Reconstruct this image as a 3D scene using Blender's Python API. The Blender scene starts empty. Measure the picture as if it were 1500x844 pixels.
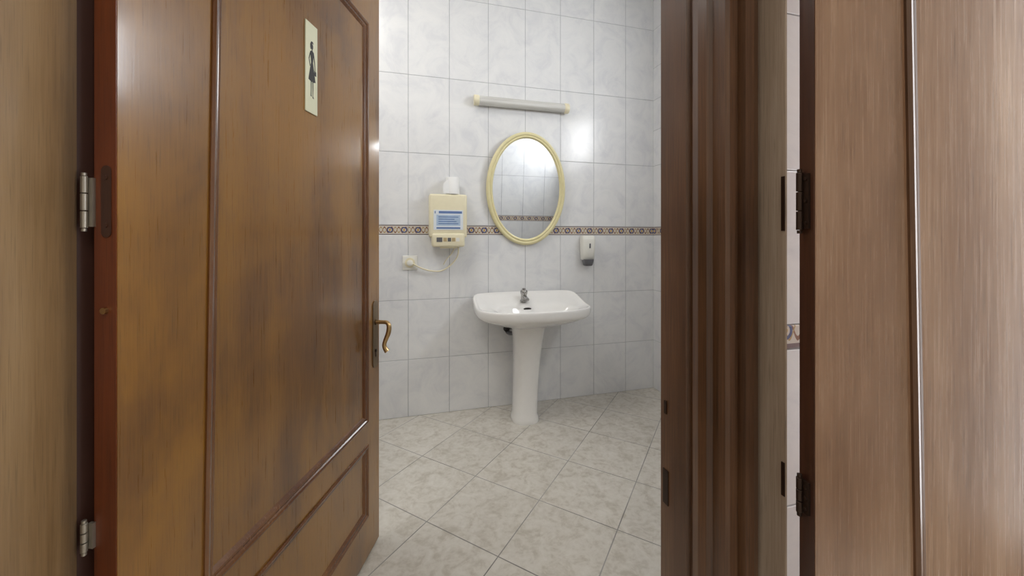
import bpy, bmesh, math
from mathutils import Vector, Matrix
D=bpy.data; S=bpy.context.scene
try:
    S.view_settings.view_transform='Standard'
except Exception: pass

# ------------------------------------------------------------------ materials
class NB:
    def __init__(s,name):
        s.m=D.materials.new(name); s.m.use_nodes=True
        s.t=s.m.node_tree; s.n=s.t.nodes; s.l=s.t.links
        s.b=s.n['Principled BSDF']
        s.tc=s.n.new('ShaderNodeTexCoord')
    def put(s,sock,v):
        if isinstance(v,bpy.types.NodeSocket): s.l.new(v,sock)
        else: sock.default_value=v
    def math(s,op,a,b=0.0,c=0.0):
        n=s.n.new('ShaderNodeMath'); n.operation=op
        s.put(n.inputs[0],a); s.put(n.inputs[1],b); s.put(n.inputs[2],c)
        return n.outputs[0]
    def xyz(s):
        n=s.n.new('ShaderNodeSeparateXYZ'); s.l.new(s.tc.outputs['Object'],n.inputs[0]); return n.outputs
    def mapping(s,scale,rot=(0,0,0)):
        n=s.n.new('ShaderNodeMapping'); n.inputs['Scale'].default_value=scale; n.inputs['Rotation'].default_value=rot
        s.l.new(s.tc.outputs['Object'],n.inputs[0]); return n.outputs[0]
    def noise(s,vec,scale,detail=5,rough=.55,dist=0):
        n=s.n.new('ShaderNodeTexNoise'); s.l.new(vec,n.inputs['Vector'])
        n.inputs['Scale'].default_value=scale; n.inputs['Detail'].default_value=detail
        n.inputs['Roughness'].default_value=rough; n.inputs['Distortion'].default_value=dist
        return n.outputs[0]
    def ramp(s,fac,stops):
        n=s.n.new('ShaderNodeValToRGB'); e=n.color_ramp.elements
        while len(e)<len(stops): e.new(.5)
        for i,(p,c) in enumerate(stops):
            e[i].position=p; e[i].color=(c[0],c[1],c[2],1)
        s.put(n.inputs[0],fac); return n.outputs[0]
    def mix(s,f,a,b,mode='MIX'):
        n=s.n.new('ShaderNodeMix'); n.data_type='RGBA'; n.blend_type=mode
        s.put(n.inputs[0],f)
        s.put(n.inputs[6],a if isinstance(a,bpy.types.NodeSocket) else (*a,1))
        s.put(n.inputs[7],b if isinstance(b,bpy.types.NodeSocket) else (*b,1))
        return n.outputs[2]
    def bump(s,h,st=.2,dist=.002):
        n=s.n.new('ShaderNodeBump'); n.inputs['Strength'].default_value=st; n.inputs['Distance'].default_value=dist
        s.l.new(h,n.inputs['Height']); s.l.new(n.outputs[0],s.b.inputs['Normal'])
    def col(s,v):
        s.put(s.b.inputs['Base Color'],v if isinstance(v,bpy.types.NodeSocket) else (*v,1))
    def set(s,**k):
        for a,v in k.items(): s.put(s.b.inputs[a.replace('_',' ')],v)

def simple(name,c,rough=.4,metal=0,var=.06,coat=0,scale=30):
    m=NB(name); n=m.noise(m.tc.outputs['Object'],scale,3)
    d=tuple(max(0,x*(1-var)) for x in c); u=tuple(min(1,x*(1+var)) for x in c)
    m.col(m.ramp(n,[(.3,d),(.7,u)])); m.set(Roughness=rough,Metallic=metal,Coat_Weight=coat)
    return m.m

def wood(name,dark,mid,light,rough=.32,coat=.3,fine=1.0,amber=None,cr=.18):
    m=NB(name)
    v1=m.mapping((9*fine,9*fine,.8)); big=m.noise(v1,1.0,4,.5,.6)
    v2=m.mapping((190*fine,190*fine,5)); fi=m.noise(v2,1.0,4,.65,.2)
    v3=m.mapping((2.2,2.2,1.3)); bl=m.noise(v3,1.3,3)
    a=m.math('MULTIPLY_ADD',big,.38,0.0)
    b=m.math('MULTIPLY_ADD',fi,.24,a)
    f=m.math('MULTIPLY_ADD',bl,.44,b)
    c=m.ramp(f,[(.36,dark),(.53,mid),(.70,light)])
    if amber:   # uneven amber varnish
        v5=m.mapping((3.0,3.0,1.6)); am=m.noise(v5,1.0,4,.6,.5)
        c=m.mix(m.ramp(am,[(.42,(0,0,0)),(.62,(.75,.75,.75))]),c,amber)
    v4=m.mapping((480*fine,480*fine,12)); po=m.noise(v4,1.0,2,.5)
    pf=m.ramp(po,[(.30,(.74,.74,.74)),(.44,(1,1,1))])
    c=m.mix(1.0,c,pf,'MULTIPLY')
    m.col(c)
    r=m.math('MULTIPLY_ADD',fi,.18,rough-.09)
    m.set(Roughness=r,Coat_Weight=coat,Coat_Roughness=cr)
    m.bump(fi,.2,.0006)
    return m.m

def tile_mat():
    m=NB('glazed_wall_tile')
    o=m.tc.outputs['Object']
    n=m.noise(o,5.5,7,.68,.9)
    c=m.ramp(n,[(.34,(.705,.712,.735)),(.5,(.775,.78,.787)),(.64,(.808,.81,.810))])
    m.col(c); m.set(Roughness=.22,Coat_Weight=0.0)
    n2=m.noise(o,9,2); m.bump(n2,.10,.004)
    return m.m
def border_mat():
    m=NB('patterned_border_tile'); x,y,z=m.xyz()
    t=m.math('ADD',x,y)
    z=m.math('ADD',z,m.math('MULTIPLY',m.math('LESS_THAN',z,1.2),.2625))
    v=m.math('SUBTRACT',m.math('DIVIDE',m.math('SUBTRACT',z,1.32),.07),.5)
    P=.098
    p=m.math('SUBTRACT',m.math('FRACT',m.math('DIVIDE',t,P)),.5)
    p2=m.math('MULTIPLY',p,1.4)
    r=m.math('SQRT',m.math('ADD',m.math('POWER',m.math('ABSOLUTE',p2),2.0),m.math('POWER',m.math('ABSOLUTE',v),2.0)))
    ring=m.math('COMPARE',r,.25,.055)
    dot=m.math('LESS_THAN',r,.11)
    sn=m.math('MULTIPLY',m.math('SINE',m.math('MULTIPLY',t,2*math.pi/(P/2))),.27)
    s1=m.math('COMPARE',v,sn,.075)
    s2=m.math('COMPARE',v,m.math('MULTIPLY',sn,-1.0),.06)
    edge=m.math('GREATER_THAN',m.math('ABSOLUTE',v),.42)
    c=m.mix(s1,(.62,.57,.50),(.24,.11,.06))
    c=m.mix(s2,c,(.42,.29,.12))
    c=m.mix(ring,c,(.06,.08,.20))
    c=m.mix(dot,c,(.52,.33,.10))
    c=m.mix(edge,c,(.17,.11,.11))
    m.col(c); m.set(Roughness=.2)
    return m.m
def floor_mat():
    m=NB('floor_tile_diagonal'); x,y,z=m.xyz(); T=.385
    r2=1/math.sqrt(2)
    a=m.math('DIVIDE',m.math('SUBTRACT',m.math('MULTIPLY',m.math('ADD',x,y),r2),-.198),T)
    b=m.math('DIVIDE',m.math('SUBTRACT',m.math('MULTIPLY',m.math('SUBTRACT',x,y),r2),1.335),T)
    def near(q):
        f=m.math('ABSOLUTE',m.math('SUBTRACT',m.math('FRACT',m.math('ADD',q,.5)),.5))
        return m.math('LESS_THAN',f,.0058)
    g=m.math('MAXIMUM',near(a),near(b))
    o=m.tc.outputs['Object']
    n1=m.noise(o,13,6,.62,.9); n2=m.noise(o,40,4,.6)
    f=m.math('MULTIPLY_ADD',n2,.35,m.math('MULTIPLY',n1,.65))
    c=m.ramp(f,[(.38,(.525,.485,.415)),(.50,(.635,.60,.535)),(.62,(.69,.66,.60))])
    wn=m.n.new('ShaderNodeTexWhiteNoise'); wn.noise_dimensions='2D'
    cb=m.n.new('ShaderNodeCombineXYZ'); m.l.new(m.math('FLOOR',a),cb.inputs[0]); m.l.new(m.math('FLOOR',b),cb.inputs[1])
    m.l.new(cb.outputs[0],wn.inputs['Vector'])
    tone=m.ramp(wn.outputs[0],[(0,(.94,.94,.94)),(1,(1,1,1))])
    c=m.mix(1.0,c,tone,'MULTIPLY')
    gn=m.ramp(m.noise(o,2.5,3),[(.35,(.15,.14,.13)),(.65,(.34,.33,.31))])
    c=m.mix(g,c,gn)
    m.col(c); m.set(Roughness=m.math('MULTIPLY_ADD',g,.4,.25))
    m.bump(m.math('SUBTRACT',1.0,g),.4,.002)
    return m.m

M={}
M['tile']=tile_mat(); M['border']=border_mat(); M['floor']=floor_mat()
M['grout']=simple('tile_grout',(.40,.41,.43),.8)
M['plaster']=simple('plaster',(.78,.76,.71),.8,var=.02,scale=5)
M['doorwood']=wood('varnished_door_wood',(.085,.033,.006),(.180,.078,.014),(.290,.140,.028),.30,.6,amber=(.31,.140,.014),cr=.12)
M['edgewood']=wood('door_edge_wood',(.09,.018,.005),(.16,.036,.009),(.24,.065,.016),.34,.3)
M['edgedark']=wood('door_edge_wood_dark',(.03,.010,.006),(.06,.022,.012),(.10,.04,.02),.34,.3)
M['mould']=wood('moulding_wood',(.060,.018,.004),(.125,.043,.009),(.20,.08,.018),.25,.5)
M['mould2']=wood('moulding_wood_dull',(.045,.018,.008),(.10,.045,.020),(.17,.08,.035),.45,.1)
M['jambL']=wood('jamb_wood_worn',(.10,.055,.022),(.20,.118,.050),(.29,.185,.088),.38,.25)
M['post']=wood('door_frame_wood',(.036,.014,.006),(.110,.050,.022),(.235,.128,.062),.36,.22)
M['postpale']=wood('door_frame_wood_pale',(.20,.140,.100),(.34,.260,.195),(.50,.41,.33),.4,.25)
M['doorwood2']=wood('varnished_door_wood_pale',(.125,.054,.024),(.255,.138,.076),(.41,.262,.170),.26,.5)
M['ceramic']=simple('white_ceramic',(.85,.84,.82),.1,var=.01,coat=.5)
M['cream']=simple('cream_plastic',(.80,.735,.53),.35,var=.02)
M['creamframe']=simple('cream_mirror_frame',(.76,.69,.40),.35,var=.03)
M['white']=simple('white_plastic',(.82,.81,.75),.35,var=.01)
M['greyp']=simple('grey_plastic',(.12,.12,.13),.4)
M['dark']=simple('dark_rubber',(.02,.016,.014),.7)
M['gapshade']=simple('painted_gap_shade',(.045,.012,.006),.6)  # shade of the gap beside door 1, put into the colour
M['bronze']=simple('dark_bronze',(.045,.026,.018),.4,.7)
M['brass']=simple('brass',(.50,.34,.16),.28,1.0)
M['oldbrass']=simple('aged_brass',(.22,.16,.10),.35,.9)
M['steel']=simple('worn_steel',(.40,.37,.32),.4,.9)
M['chrome']=simple('chrome_worn',(.42,.41,.40),.2,1.0)
M['paper']=simple('tissue_paper',(.88,.88,.87),.9,var=.01)
M['sign']=simple('sign_plate',(.76,.76,.56),.35,var=.02)
M['ink']=simple('black_ink',(.02,.018,.018),.5)
M['blue']=simple('label_blue',(.12,.20,.42),.4)
M['pblue']=simple('label_pale_blue',(.42,.54,.70),.4)
M['tan']=simple('label_tan',(.50,.38,.20),.4)
M['lblw']=simple('label_white',(.74,.79,.84),.4,var=.01)
mm=NB('mirror_glass'); mm.col((.90,.92,.93)); mm.set(Metallic=1.0,Roughness=.012); M['mirror']=mm.m
mm=NB('ribbed_diffuser'); xs=mm.xyz()
rib=mm.math('SINE',mm.math('MULTIPLY',xs[0],1400.0))
mm.col(mm.ramp(mm.noise(mm.mapping((2,40,40)),1.0,2),[(.3,(.56,.55,.52)),(.7,(.70,.69,.65))])); mm.set(Roughness=.25,Coat_Weight=.4); mm.bump(rib,.3,.001); M['diff']=mm.m
mm=NB('lamp_diffuser'); mm.col((.9,.9,.9)); mm.set(Emission_Color=(1,.98,.94,1),Emission_Strength=1.5); M['emit']=mm.m

# ------------------------------------------------------------------ mesh helpers
def obj(name,bm,mats,parent=None,smooth=False,loc=(0,0,0),rot=(0,0,0)):
    bmesh.ops.recalc_face_normals(bm,faces=bm.faces[:])
    me=D.meshes.new(name); bm.to_mesh(me); bm.free()
    for k in (mats if isinstance(mats,(list,tuple)) else [mats]): me.materials.append(M[k])
    o=D.objects.new(name,me); S.collection.objects.link(o)
    o.location=loc; o.rotation_euler=rot
    if smooth:
        for p in me.polygons: p.use_smooth=True
        if smooth is not True:
            md=o.modifiers.new('es','EDGE_SPLIT'); md.split_angle=math.radians(smooth)
    if parent: o.parent=parent
    return o
def empty(name,loc=(0,0,0),rot=(0,0,0),parent=None):
    e=D.objects.new(name,None); e.empty_display_size=.1; S.collection.objects.link(e)
    e.location=loc; e.rotation_euler=rot
    if parent: e.parent=parent
    return e
def box(bm,x0,x1,y0,y1,z0,z1,mi=0,x0t=None,x1t=None):
    a=x0 if x0t is None else x0t; b=x1 if x1t is None else x1t
    vs=[bm.verts.new(p) for p in [(x0,y0,z0),(x1,y0,z0),(x1,y1,z0),(x0,y1,z0),(a,y0,z1),(b,y0,z1),(b,y1,z1),(a,y1,z1)]]
    for f in [(0,3,2,1),(4,5,6,7),(0,1,5,4),(1,2,6,5),(2,3,7,6),(3,0,4,7)]:
        q=bm.faces.new([vs[i] for i in f]); q.material_index=mi
def boxo(name,b,mat,parent=None,bev=0,**k):
    bm=bmesh.new(); box(bm,*b)
    if bev: bmesh.ops.bevel(bm,geom=bm.edges[:]+bm.verts[:],offset=bev,segments=3,profile=.5,affect='EDGES')
    return obj(name,bm,mat,parent,smooth=(35 if bev else False),**k)
def prism(bm,pts,z0,z1,mi=0):
    a=[bm.verts.new((x,y,z0)) for x,y in pts]; b=[bm.verts.new((x,y,z1)) for x,y in pts]
    n=len(pts)
    bm.faces.new(a[::-1]).material_index=mi; bm.faces.new(b).material_index=mi
    for i in range(n): bm.faces.new([a[i],a[(i+1)%n],b[(i+1)%n],b[i]]).material_index=mi
def loft(bm,rings,cap0=True,cap1=True,mi=0):
    R=[[bm.verts.new(p) for p in r] for r in rings]; n=len(R[0])
    for i in range(len(R)-1):
        for j in range(n):
            bm.faces.new([R[i][j],R[i][(j+1)%n],R[i+1][(j+1)%n],R[i+1][j]]).material_index=mi
    if cap0: bm.faces.new(R[0][::-1])
    if cap1: bm.faces.new(R[-1])
def circ(cx,cy,z,rx,ry,n=40,e=2.0):
    out=[]
    for i in range(n):
        t=2*math.pi*i/n; c,s=math.cos(t),math.sin(t)
        out.append((cx+rx*math.copysign(abs(c)**(2/e),c),cy+ry*math.copysign(abs(s)**(2/e),s),z))
    return out
def cyl(bm,c,r,h,axis='z',n=24):
    prof=[(0,r*.9),(h*.02,r),(h*.98,r),(h,r*.9)]
    rings=[]
    for t,rr in prof:
        ring=[]
        for i in range(n):
            a=2*math.pi*i/n; p,q=rr*math.cos(a),rr*math.sin(a)
            if axis=='z': ring.append((c[0]+p,c[1]+q,c[2]+t))
            elif axis=='y': ring.append((c[0]+p,c[1]+t,c[2]+q))
            else: ring.append((c[0]+t,c[1]+p,c[2]+q))
        rings.append(ring)
    loft(bm,rings)
def tube(name,pts,r,mat,parent=None,cyc=False,radii=None,kind='NURBS'):
    cu=D.curves.new(name,'CURVE'); cu.dimensions='3D'; cu.bevel_depth=r; cu.bevel_resolution=5; cu.use_fill_caps=True
    sp=cu.splines.new(kind); sp.points.add(len(pts)-1)
    for i,p in enumerate(pts):
        sp.points[i].co=(*p,1)
        if radii: sp.points[i].radius=radii[i]
    sp.use_cyclic_u=cyc
    if kind=='NURBS': sp.order_u=3; sp.use_endpoint_u=True; sp.resolution_u=10
    cu.materials.append(M[mat])
    o=D.objects.new(name,cu); S.collection.objects.link(o)
    if parent: o.parent=parent
    return o

# ------------------------------------------------------------------ room shell (y=0: tiled wall with the washbasin)
ROWS=[0,.414,.846,1.32,1.39,1.916,2.483,3.09,3.5]
WIN=(-1.95,-1.15,2.22,2.76)     # high window in the right wall (y0,y1,z0,z1)
def tiles(bm,pos,a_edges,rows,border=(3,),hole=None):
    """pos(a,z,p): surface point; p = protrusion out of the wall"""
    for i in range(len(a_edges)-1):
        for j in range(len(rows)-1):
            a0,a1,z0,z1=a_edges[i],a_edges[i+1],rows[j],rows[j+1]
            if a1-a0<.012 or z1-z0<.012: continue
            if hole and hole[0]-.001<(a0+a1)/2<hole[1]+.001 and hole[2]-.001<(z0+z1)/2<hole[3]+.001: continue
            mi=2 if j in border else 1
            def ring(g,p): return [bm.verts.new(pos(a,z,p)) for a,z in [(a0+g,z0+g),(a1-g,z0+g),(a1-g,z1-g),(a0+g,z1-g)]]
            r0=ring(.0014,0.0); r1=ring(.0018,.0016); r2=ring(.0032,.0025)
            for A,B in ((r0,r1),(r1,r2)):
                for k in range(4): bm.faces.new([A[k],A[(k+1)%4],B[(k+1)%4],B[k]]).material_index=mi
            bm.faces.new(r2).material_index=mi
def edges(a0,a1,step=.296,off=.178,extra=()):
    k=math.floor((a0-off)/step)+1; out=[a0]
    while off+k*step<a1-1e-4:
        out.append(off+k*step); k+=1
    return sorted(out+[a1]+list(extra))
XL,XR=-.95,2.226; YF=-2.10; YO=-2.21; CH=3.5
bm=bmesh.new(); box(bm,XL-.1,XR+.1,0,.12,0,CH); tiles(bm,lambda a,z,p:(a,-p,z),edges(XL,XR),ROWS)
obj('wall_back',bm,['grout','tile','border'])
bm=bmesh.new()
box(bm,XR,XR+.12,YF,WIN[0],0,CH); box(bm,XR,XR+.12,WIN[1],0,0,CH); box(bm,XR,XR+.12,WIN[0],WIN[1],0,WIN[2]); box(bm,XR,XR+.12,WIN[0],WIN[1],WIN[3],CH)
tiles(bm,lambda a,z,p:(XR-p,a,z),edges(YF,0,off=0,extra=WIN[:2]),sorted(ROWS+[WIN[2],WIN[3]]),hole=WIN)
obj('wall_right',bm,['grout','tile','border'])
bm=bmesh.new(); box(bm,XL-.1,XL,YF,0,0,CH); tiles(bm,lambda a,z,p:(XL+p,a,z),edges(YF,0,off=0),ROWS)
obj('wall_left',bm,['grout','tile','border'])
bm=bmesh.new()
box(bm,XL-.8,-.45,YO,YF,0,CH); box(bm,.86,XR+.8,YO,YF,0,CH); box(bm,-.45,.86,YO,YF,2.46,CH)
f=lambda a,z,p:(a,YF+p,z)
tiles(bm,f,edges(XL,-.45),ROWS); tiles(bm,f,edges(.86,XR),ROWS); tiles(bm,f,edges(-.45,.86),[2.483,3.09,3.5],())
g=lambda a,z,p:(a,YO-p,z)
tiles(bm,g,edges(.91,XR+.8),[0,.35,.70,1.05,1.105,1.45,1.80,2.15,2.5,3.0,3.5],(3,))
obj('wall_front',bm,['grout','tile','border'])
CY=-4.9
WC=(-3.0,-2.225,.25,2.45)   # unseen opening added in the corridor end wall to light the door gap
XC=XR-.22
boxo('wall_corridor_left',(XL-.9,XL-.8,CY,YO,0,CH),'plaster')
bm=bmesh.new()
box(bm,XC,XC+.1,CY,WC[0],0,CH); box(bm,XC,XC+.1,WC[0],WC[1],0,WC[2]); box(bm,XC,XC+.1,WC[0],WC[1],WC[3],CH)
obj('wall_corridor_right',bm,'plaster')
boxo('wall_corridor_rear',(XL-.9,XC+.1,CY-.1,CY,0,CH),'plaster')
boxo('floor',(XL-.9,XR+.9,CY-.1,.12,-.08,0),'floor')
boxo('ceiling',(XL-.9,XR+.9,CY-.1,.12,CH,CH+.08),'plaster')
def window(name,x,w,power,col):
    e=empty(name); y0,y1,z0,z1=w
    bm=bmesh.new(); t=.03
    box(bm,x+.03,x+.075,y0,y0+t,z0,z1); box(bm,x+.03,x+.075,y1-t,y1,z0,z1)
    box(bm,x+.03,x+.075,y0+t,y1-t,z0,z0+t); box(bm,x+.03,x+.075,y0+t,y1-t,z1-t,z1)
    obj('frame',bm,'white',e)
    L=D.lights.new(name+'_daylight','AREA'); L.shape='RECTANGLE'; L.size=z1-z0; L.size_y=y1-y0; L.energy=power; L.color=col
    o=D.objects.new('daylight',L); S.collection.objects.link(o); o.location=(x+.09,(y0+y1)/2,(z0+z1)/2); o.rotation_euler=(0,math.radians(90),0); o.parent=e
window('window_1',XR,WIN,27,(.95,.97,1))
window('added_gap_window',XC,WC,48,(.98,.985,1))  # unseen window added to brighten the wall behind door 2

# ------------------------------------------------------------------ door frame (trim)
FT=2.40
bm=bmesh.new()
prism(bm,[(-.35,-2.076),(-.35,-2.235),(-.356,-2.243),(-.352,-2.252),(-.352,-2.30),(-.36,-2.306),(-.375,-2.300),(-.385,-2.305),(-.50,-2.305),(-.50,YO),(-.45,YO),(-.45,-2.02),(-.372,-2.02),(-.372,-2.076)],0,FT)
obj('trim_1',bm,'jambL')
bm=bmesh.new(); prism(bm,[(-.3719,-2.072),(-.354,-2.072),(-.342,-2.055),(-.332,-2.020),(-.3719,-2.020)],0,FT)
obj('hinge_gap_shade',bm,'gapshade')  # dark strip filling the hinge gap, painted as its shade
bm=bmesh.new()
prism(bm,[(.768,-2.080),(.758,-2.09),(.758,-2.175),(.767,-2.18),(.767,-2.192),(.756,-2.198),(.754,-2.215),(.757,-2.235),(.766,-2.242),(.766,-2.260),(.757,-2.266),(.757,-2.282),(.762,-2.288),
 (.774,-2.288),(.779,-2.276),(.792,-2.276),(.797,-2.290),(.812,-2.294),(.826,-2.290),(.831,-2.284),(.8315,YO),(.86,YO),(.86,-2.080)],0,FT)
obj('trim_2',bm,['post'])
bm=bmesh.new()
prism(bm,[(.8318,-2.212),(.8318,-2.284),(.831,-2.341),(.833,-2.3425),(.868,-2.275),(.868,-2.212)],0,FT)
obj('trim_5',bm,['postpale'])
bm=bmesh.new(); box(bm,-.50,.905,-2.30,-2.06,FT,FT+.11); obj('trim_3',bm,'post')
bm=bmesh.new(); box(bm,.7560,.7582,-2.118,-2.100,.68,.76); box(bm,.7555,.758,-2.112,-2.104,.89,.92)
obj('strike_plate',bm,'bronze')

# ------------------------------------------------------------------ panelled door leaves
def rrect(x0,x1,z0,z1,r=.0,n=6):
    if r<=0: return [(x0,z0),(x1,z0),(x1,z1),(x0,z1)]
    out=[]
    for cx,cz,a in [(x1-r,z0+r,-90),(x1-r,z1-r,0),(x0+r,z1-r,90),(x0+r,z0+r,180)]:
        for i in range(n+1):
            t=math.radians(a+90*i/n); out.append((cx+r*math.cos(t),cz+r*math.sin(t)))
    return out
def leaf(parent,W,H,s0,s1,sr,T,wood_m,edge_m,mould_m):
    """s0/s1: hinge-stile width at the bottom / at z=2.16 (hand-made, slightly tapered stile)"""
    z0=.012
    sl=lambda z: s0+(s1-s0)*(z/2.16)
    pz=[(.18,.46),(.56,2.16)]
    bm=bmesh.new()
    box(bm,0,sl(z0),0,T,z0,H,x0t=0,x1t=sl(H)); box(bm,W-sr,W,0,T,z0,H)
    for a,b in ((z0,.18),(.46,.56),(2.16,H)): box(bm,sl(a),W-sr,0,T,a,b,x0t=sl(b),x1t=W-sr)
    bmesh.ops.remove_doubles(bm,verts=bm.verts[:],dist=1e-5)
    obj('stiles_and_rails',bm,wood_m,parent)
    bm=bmesh.new(); box(bm,-.0012,0,.001,T-.001,z0,H); obj('hinge_edge',bm,edge_m,parent)
    bm=bmesh.new(); box(bm,W,W+.0012,.001,T-.001,z0,H); obj('lock_edge',bm,wood_m,parent)
    for i,(c,d) in enumerate(pz):
        bm=bmesh.new(); box(bm,sl(c),W-sr,.007,T-.007,c,d,x0t=sl(d),x1t=W-sr); obj('panel_%d'%(i+1),bm,wood_m,parent)
        for side in (0,1):
            prof=[(-.006,0),(-.006,-.004),(0,-.007),(.006,-.005),(.009,-.001),(.012,-.0015),(.017,-.001),(.022,.003),(.026,.007)]
            bm=bmesh.new(); rings=[]
            for off,h in prof:
                y=h if side==0 else T-h; b=W-sr
                rings.append([(sl(c)+off,y,c+off),(b-off,y,c+off),(b-off,y,d-off),(sl(d)+off,y,d-off)])
            loft(bm,rings,False,False)
            obj('moulding_%d_%d'%(i+1,side+1),bm,mould_m,parent)
T=.042
ang=math.radians(70.06)
d1=empty('door_1',(-.289,-2.087,0),(0,0,ang))
leaf(d1,1.014,2.35,.156,.194,.11,T,'doorwood','edgewood','mould')
ang2=math.radians(-9.0)
d2=empty('door_2',(.822,-2.400,0),(0,0,ang2))
leaf(d2,.92,2.35,.203,.160,.13,.030,'doorwood2','edgedark','mould2')

hx=.973
def plate(side):
    bm=bmesh.new(); yy=-.004 if side==0 else T
    pts=rrect(hx-.023,hx+.023,.755,1.035,.020)
    a=[bm.verts.new((x,yy,z)) for x,z in pts]; b=[bm.verts.new((x,yy+.004,z)) for x,z in pts]; n=len(pts)
    bm.faces.new(a); bm.faces.new(b[::-1])
    for i in range(n): bm.faces.new([a[i],a[(i+1)%n],b[(i+1)%n],b[i]])
    cyl(bm,(hx,yy-.006 if side==0 else T+.003,.945),.012,.006,'y')
    obj('handle_plate_%d'%(side+1),bm,'oldbrass',d1)
plate(0); plate(1)
for sgn,base,k in ((-1,-.003,1),(1,T+.003,2)):
    P=[(hx,base,.945),(hx,base+sgn*.030,.945),(hx,base+sgn*.050,.945),(hx-.004,base+sgn*.062,.932),(hx-.008,base+sgn*.060,.900),(hx-.012,base+sgn*.046,.868),(hx-.014,base+sgn*.042,.845),(hx-.012,base+sgn*.056,.826)]
    tube('handle_lever_%d'%k,P,.0085,'brass',d1,radii=[1.1,.9,1,1.15,1.2,1.0,1.0,1.3])
bm=bmesh.new(); cyl(bm,(hx,-.008,.825),.006,.006,'y'); box(bm,hx-.002,hx+.002,-.006,-.0035,.80,.822); obj('keyhole_escutcheon',bm,'bronze',d1)
def hinge(parent,x,y,z0,z1,r,mat,plates,name):
    bm=bmesh.new(); n=3; h=(z1-z0)/n
    for i in range(n): cyl(bm,(x,y,z0+i*h+.0008),r,h-.0016)
    cyl(bm,(x,y,z1),r*.75,r*1.1); cyl(bm,(x,y,z0-r*1.1),r*.75,r*1.1)
    for p in plates: box(bm,*p,z0+.003,z1-.003)
    obj(name,bm,mat,parent,smooth=35)
hinge(d1,-.010,.0485,1.315,1.402,.0045,'steel',[(-.0060,-.0012,.038,.046)],'hinge_1')
hinge(d1,-.010,.0485,.780,.828,.0045,'steel',[(-.0060,-.0012,.038,.046)],'hinge_2')
bm=bmesh.new(); z0,z1=1.300,1.420; pts=rrect(.009,.027,z0,z1,.0088)
a=[bm.verts.new((-.0026,x,z)) for x,z in pts]; b=[bm.verts.new((-.001,x,z)) for x,z in pts]; n=len(pts)
bm.faces.new(a); bm.faces.new(b[::-1])
for k in range(n): bm.faces.new([a[k],a[(k+1)%n],b[(k+1)%n],b[k]])
for zz in (z0+.02,z1-.02): cyl(bm,(-.0042,.018,zz),.004,.002,'x',12)
obj('hinge_plate',bm,'edgedark',d1)
bm=bmesh.new(); cyl(bm,(-.006,.020,1.178),.0055,.005,'x',14); obj('edge_stud',bm,'brass',d1,smooth=35)
for i,(z0,z1) in enumerate(((1.312,1.410),(.835,.895))):
    hinge(d2,-.008,.022,z0,z1,.0048,'bronze',[(-.0055,-.0012,.008,.028)],'hinge_%d'%(i+1))
    bm=bmesh.new()
    for zz in (z0+.012,(z0+z1)/2,z1-.012): cyl(bm,(-.0075,.013,zz),.003,.003,'x',12)
    obj('hinge_screws_%d'%(i+1),bm,'bronze',d2)
bm=bmesh.new()
for z0,z1 in ((1.312,1.410),(.835,.895)): box(bm,.8295,.8312,-2.3405,-2.334,z0,z1)
obj('hinge_plate_on_frame',bm,'bronze')

# restroom sign, on door 1
sg=empty('restroom_sign',d1.location,(0,0,ang))
boxo('plate',(.510,.570,.0030,.0068,1.682,1.957),'sign',sg,bev=.001)
def flat(name,pts,mat,parent,y0,y1):
    bm=bmesh.new(); a=[bm.verts.new((x,y0,z)) for x,z in pts]; b=[bm.verts.new((x,y1,z)) for x,z in pts]; n=len(pts)
    bm.faces.new(a); bm.faces.new(b[::-1])
    for i in range(n): bm.faces.new([a[i],a[(i+1)%n],b[(i+1)%n],b[i]])
    return obj(name,bm,mat,parent)
cx=.541
def off(l): return [(cx+x,z) for x,z in l]
flat('figure_head',off([(.0052*math.cos(t*math.pi/8),1.887+.0085*math.sin(t*math.pi/8)) for t in range(16)]),'ink',sg,.0022,.0030)
flat('figure_hair',off([(-.0085,1.884),(-.0085,1.893),(-.004,1.902),(.003,1.903),(.0075,1.897),(.004,1.899),(-.002,1.893),(-.0035,1.882),(-.006,1.876)]),'ink',sg,.0021,.0030)
flat('figure_torso',off([(-.0016,1.880),(.0016,1.880),(.002,1.874),(.0085,1.871),(.007,1.856),(.0042,1.838),(-.0042,1.838),(-.007,1.856),(-.0085,1.871),(-.002,1.874)]),'ink',sg,.0022,.0030)
flat('figure_skirt',off([(-.0042,1.8385),(.0042,1.8385),(.010,1.815),(.0175,1.782),(.006,1.779),(-.006,1.779),(-.0175,1.782),(-.010,1.815)]),'ink',sg,.0022,.0030)
flat('figure_arm_1',off([(-.0085,1.871),(-.0068,1.866),(-.0135,1.846),(-.0085,1.826),(-.0105,1.824),(-.0165,1.846)]),'ink',sg,.0022,.0030)
flat('figure_arm_2',off([(.0085,1.871),(.0068,1.866),(.0115,1.842),(.0145,1.818),(.0168,1.818),(.0145,1.845)]),'ink',sg,.0022,.0030)
flat('figure_leg_1',off([(-.0060,1.7795),(-.0028,1.7795),(-.0030,1.757),(-.0038,1.738),(-.0018,1.733),(-.0068,1.733),(-.0055,1.757)]),'ink',sg,.0022,.0030)
flat('figure_leg_2',off([(.0025,1.7795),(.0058,1.7795),(.0060,1.757),(.0048,1.736),(.0092,1.729),(.0030,1.730),(.0034,1.757)]),'ink',sg,.0022,.0030)
flat('figure_bag',off([(.0125,1.818),(.0205,1.816),(.0215,1.803),(.0125,1.803)]),'ink',sg,.0022,.0030)

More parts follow.
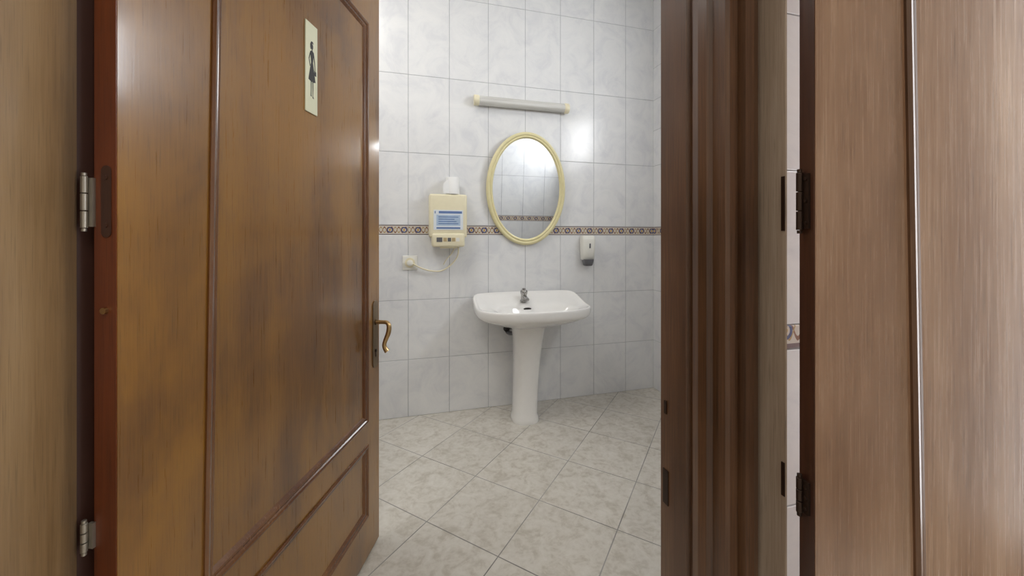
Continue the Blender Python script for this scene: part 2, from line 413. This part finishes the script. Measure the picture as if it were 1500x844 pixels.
# ------------------------------------------------------------------ washbasin
wb=empty('pedestal_washbasin')
BX,BY=1.04,-.268
NN=72
def outline(s,sx=1,sy=1):
    out=[]
    for i in range(NN):
        t=2*math.pi*i/NN; c,si=math.cos(t),math.sin(t)
        e=5.0 if si>0 else 2.7
        x=.415*math.copysign(abs(c)**(2/ (e if si>0 else 2.9)),c); y=.264*math.copysign(abs(si)**(2/e),si)
        out.append((x*s*sx,y*s*sy))
    return out
def lip(y):
    t=max(0,min(1,(y+.30)/.26)); return .066*t*t*(3-2*t)
rings=[]
for z,s,k,cxo,cyo in [(.655,.30,0,-.015,.02),(.67,.42,0,-.012,.015),(.700,.68,0,0,.005),(.725,.86,0,0,0),(.742,.955,0,0,0),(.756,.985,0,0,0),(.775,.998,.5,0,0),(.800,1.0,1,0,0),(.811,.992,1,0,0),(.815,.975,1,0,0),(.812,.950,1,0,0),(.804,.925,.9,0,0)]:
    r=[]
    for x,y in outline(s):
        X=BX+cxo+x; Y=min(BY+cyo+y,-.003); r.append((X,Y,z+k*lip(Y)))
    rings.append(r)
for z,a,b,cxx,cyy,k in [(.797,.325,.190,1.055,-.300,.25),(.793,.305,.172,1.06,-.303,.1),(.780,.287,.158,1.062,-.305,0),(.750,.262,.142,1.06,-.305,0),(.710,.215,.112,1.055,-.30,0),(.690,.14,.07,1.05,-.30,0),(.684,.04,.03,1.05,-.30,0),(.682,.012,.010,1.05,-.30,0)]:
    r=[]
    for i in range(NN):
        t=2*math.pi*i/NN; c,si=math.cos(t),math.sin(t); e=2.5
        X=cxx+a*math.copysign(abs(c)**(2/e),c); Y=cyy+b*math.copysign(abs(si)**(2/e),si)
        r.append((X,Y,z+k*lip(Y)))
    rings.append(r)
bm=bmesh.new(); loft(bm,rings); 
o=obj('basin',bm,'ceramic',wb,smooth=True)
md=o.modifiers.new('s','SUBSURF'); md.levels=1; md.render_levels=2
bm=bmesh.new()
py=-.245
loft(bm,[circ(px,py,z,rx,ry,44,2.6) for z,rx,ry,px in [(0,.096,.105,.985),(.012,.098,.107,.985),(.03,.094,.103,.985),(.06,.086,.097,.985),(.25,.087,.096,.992),(.45,.094,.102,1.0),(.58,.104,.112,1.008),(.66,.116,.125,1.012),(.70,.13,.135,1.015)]])
obj('pedestal',bm,'ceramic',wb,smooth=50)
bm=bmesh.new(); cyl(bm,(1.05,-.30,.683),.022,.004); obj('drain_ring',bm,'chrome',wb,smooth=35)
bm=bmesh.new()
pts=[]
for i in range(20):
    t=2*math.pi*i/20; pts.append((1.035+.030*math.cos(t),.0085*math.sin(t)))
a=[bm.verts.new((x,-.1585-.35*z,.768+z)) for x,z in pts]; b=[bm.verts.new((x,-.148,.768+z)) for x,z in pts]
bm.faces.new(a)
for i in range(20): bm.faces.new([a[i],a[(i+1)%20],b[(i+1)%20],b[i]])
obj('overflow_slot',bm,'dark',wb)
bm=bmesh.new()
tx,ty,tz=1.020,-.115,.822
loft(bm,[circ(tx,ty,tz+z,r,r,28) for z,r in [(0,.030),(.006,.030),(.010,.024),(.045,.022),(.060,.027),(.075,.028),(.082,.023),(.086,.010)]])
loft(bm,[[(tx+ r*math.cos(t*math.pi/8), ty-.012-l, tz+.036-dz+r*.8*math.sin(t*math.pi/8)) for t in range(16)] for l,dz,r in [(0,0,.015),(.03,0.002,.014),(.07,.008,.013),(.085,.012,.012)]])
cyl(bm,(tx,ty,tz+.084),.014,.012)
obj('tap',bm,'chrome',wb,smooth=40)
tube('waste_pipe',[(1.0,-.12,.60),(.94,-.10,.58),(.92,-.06,.57),(.92,-.004,.57)],.016,'greyp',wb)
bm=bmesh.new(); cyl(bm,(.895,-.055,.615),.014,.05,'x'); cyl(bm,(.905,-.06,.60),.012,.05,'y'); cyl(bm,(.91,-.03,.595),.022,.027,'y'); obj('stop_valve',bm,'dark',wb,smooth=35)

# ------------------------------------------------------------------ mirror
mr=empty('oval_wall_mirror',(1.067,-.006,1.241),(math.radians(2.8),0,0))
A,B=.320,.437
prof=[(0,0),(0,-.012),(.004,-.020),(.013,-.026),(.022,-.025),(.028,-.019),(.032,-.021),(.038,-.024),(.044,-.020),(.048,-.012),(.050,-.007)]
bm=bmesh.new(); rings=[]
for o_,h in prof:
    rings.append([((A-o_)*math.cos(2*math.pi*i/96),h,B+(B-o_)*math.sin(2*math.pi*i/96)) for i in range(96)])
loft(bm,rings,True,False); obj('frame',bm,'creamframe',mr,smooth=60)
bm=bmesh.new(); bm.faces.new([bm.verts.new(((A-.047)*math.cos(2*math.pi*i/96),-.009,B+(B-.047)*math.sin(2*math.pi*i/96))) for i in range(96)])
obj('glass',bm,'mirror',mr)

# ------------------------------------------------------------------ fluorescent batten
fl=empty('fluorescent_wall_light')
boxo('base_channel',(.665,1.405,-.030,-.002,2.312,2.362),'cream',fl,bev=.003)
bm=bmesh.new()
def dr(x,s=1): return [(x,-.034-.034*s*math.sin(t*math.pi/14),2.331-.036*s*math.cos(t*math.pi/14)) for t in range(15)]+[(x,-.030,2.331+.028),(x,-.030,2.331-.028)]
loft(bm,[dr(.690),dr(1.380)]); obj('diffuser',bm,'diff',fl,smooth=40)
for i,(a,b) in enumerate(((.651,.692),(1.378,1.417))):
    bm=bmesh.new(); s=[1.0,1.12,1.12,1.0]; xs_=[a,a+.005,b-.005,b]
    loft(bm,[dr(x,k) for x,k in zip(xs_,s)]); obj('end_cap_%d'%(i+1),bm,'cream',fl,smooth=40)

# ------------------------------------------------------------------ dryer unit with roll on top
hd=empty('hand_dryer')
bm=bmesh.new(); box(bm,.322,.592,-.105,-.002,1.300,1.612)
bmesh.ops.bevel(bm,geom=bm.edges[:],offset=.014,segments=4,profile=.5,affect='EDGES'); obj('body',bm,'cream',hd,smooth=40)
bm=bmesh.new(); box(bm,.340,.574,-.120,-.004,1.232,1.330)
bmesh.ops.bevel(bm,geom=bm.edges[:],offset=.016,segments=4,profile=.5,affect='EDGES'); obj('lower_housing',bm,'cream',hd,smooth=40)
boxo('label',(.352,.562,-.1072,-.104,1.355,1.497),'lblw',hd)
boxo('label_header',(.360,.554,-.1080,-.1065,1.472,1.489),'blue',hd)
boxo('label_field',(.372,.542,-.1080,-.1065,1.385,1.462),'pblue',hd)
boxo('label_emblem',(.366,.388,-.1085,-.1075,1.470,1.492),'lblw',hd)
for i in range(4):
    boxo('label_text_%d'%(i+1),(.386,.528-.014*(i%3),-.1086,-.1078,1.396+.016*i,1.402+.016*i),'blue',hd)
boxo('label_footer',(.372,.542,-.1080,-.1065,1.362,1.374),'blue',hd)
boxo('brand_strip',(.372,.412,-.1215,-.119,1.268,1.300),'greyp',hd)
for i in range(4):
    boxo('brand_tab_%d'%(i+1),(.420+.030*i,.444+.030*i,-.1215,-.119,1.272,1.298),('tan','greyp','tan','white')[i],hd)
boxo('air_outlet',(.400,.520,-.100,-.05,1.222,1.236),'cream',hd,bev=.004)
tube('power_cord',[(.535,-.03,1.245),(.545,-.03,1.18),(.50,-.028,1.11),(.42,-.028,1.05),(.33,-.028,1.055),(.25,-.03,1.085),(.205,-.034,1.115)],.0050,'cream',hd)
tube('power_cord_2',[(.515,-.03,1.245),(.50,-.03,1.19),(.44,-.028,1.13),(.43,-.02,1.10)],.0035,'cream',hd)
pr=empty('paper_roll')
bm=bmesh.new(); n=32
prf=[(.014,1.613),(.046,1.613),(.049,1.617),(.049,1.732),(.046,1.737),(.020,1.737),(.017,1.732),(.014,1.700)]
loft(bm,[[(.492+r*math.cos(2*math.pi*i/n),-.060+r*math.sin(2*math.pi*i/n),z) for i in range(n)] for r,z in prf]); obj('roll',bm,'paper',pr,smooth=35)
bm=bmesh.new(); vs=[]
for i in range(9):
    t=i/8; vs.append([bm.verts.new((.464-.045*t-.012*math.sin(t*3),-.098-.010*math.sin(t*2.5),z-(.05*t if z>1.7 else -.002*t))) for z in (1.722,1.618)])
for i in range(8): bm.faces.new([vs[i][0],vs[i][1],vs[i+1][1],vs[i+1][0]])
o=obj('loose_sheet',bm,'paper',pr,smooth=True)

oo=empty('wall_socket')
boxo('faceplate',(.138,.242,-.012,-.002,1.065,1.169),'white',oo,bev=.004)
bm=bmesh.new(); cyl(bm,(.190,-.016,1.117),.036,.006,'y',32); obj('socket_ring',bm,'cream',oo,smooth=35)
bm=bmesh.new(); cyl(bm,(.190,-.046,1.117),.021,.031,'y',24); cyl(bm,(.194,-.056,1.117),.012,.012,'y',20); obj('plug',bm,'white',oo,smooth=35)

sd=empty('soap_dispenser')
bm=bmesh.new()
rings=[]
for z,w,dp,yc in [(1.120,.044,.030,-.034),(1.130,.052,.036,-.040),(1.20,.056,.040,-.044),(1.27,.058,.042,-.046),(1.305,.056,.040,-.044),(1.318,.046,.032,-.036)]:
    rings.append(circ(1.580,yc,z,w,dp,32,4))
loft(bm,rings); obj('body',bm,'white',sd,smooth=50)
bm=bmesh.new()
loft(bm,[circ(1.580,-.050,z,w,dp,24,4) for z,w,dp in [(1.072,.026,.026),(1.078,.032,.034),(1.110,.040,.040),(1.124,.042,.040)]]); obj('push_button',bm,'greyp',sd,smooth=50)
boxo('sight_window',(1.576,1.588,-.0895,-.085,1.215,1.252),'greyp',sd,bev=.001)

# ------------------------------------------------------------------ lights (unseen ceiling fixtures added for fill)
def lamp(name,x,y,sx,sy,power,col=(1,.98,.95)):
    e=empty(name,(x,y,CH))
    bm=bmesh.new(); box(bm,-sx/2-.03,sx/2+.03,-sy/2-.03,sy/2+.03,-.06,-.001)
    obj('housing',bm,'white',e)
    bm=bmesh.new(); box(bm,-sx/2,sx/2,-sy/2,sy/2,-.068,-.0605); obj('diffuser',bm,'emit',e)
    L=D.lights.new(name+'_light','AREA'); L.shape='RECTANGLE'; L.size=sx; L.size_y=sy; L.energy=power; L.color=col
    o=D.objects.new('light_source',L); S.collection.objects.link(o); o.location=(0,0,-.075); o.parent=e
lamp('added_ceiling_lamp',-.46,-1.15,.65,.65,20,(1,.97,.925))  # unseen lamp added as room fill, kept behind door 1
lamp('added_ceiling_lamp.001',.1,-3.7,1.1,.8,19,(1,.94,.85))  # unseen lamp added behind the camera to light the doors
W=D.worlds.new('world'); S.world=W; W.use_nodes=True
W.node_tree.nodes['Background'].inputs[0].default_value=(.8,.87,1,1); W.node_tree.nodes['Background'].inputs[1].default_value=1.0

# ------------------------------------------------------------------ camera
cd=D.cameras.new('camera'); cam=D.objects.new('camera',cd); S.collection.objects.link(cam)
cd.sensor_fit='HORIZONTAL'; cd.sensor_width=36; cd.lens=560/1500*36; cd.shift_y=-74/1500; cd.clip_start=.02
cam.location=(.179,-2.874,1.3); cam.rotation_euler=(math.radians(90),0,math.radians(-15.17))
S.camera=cam
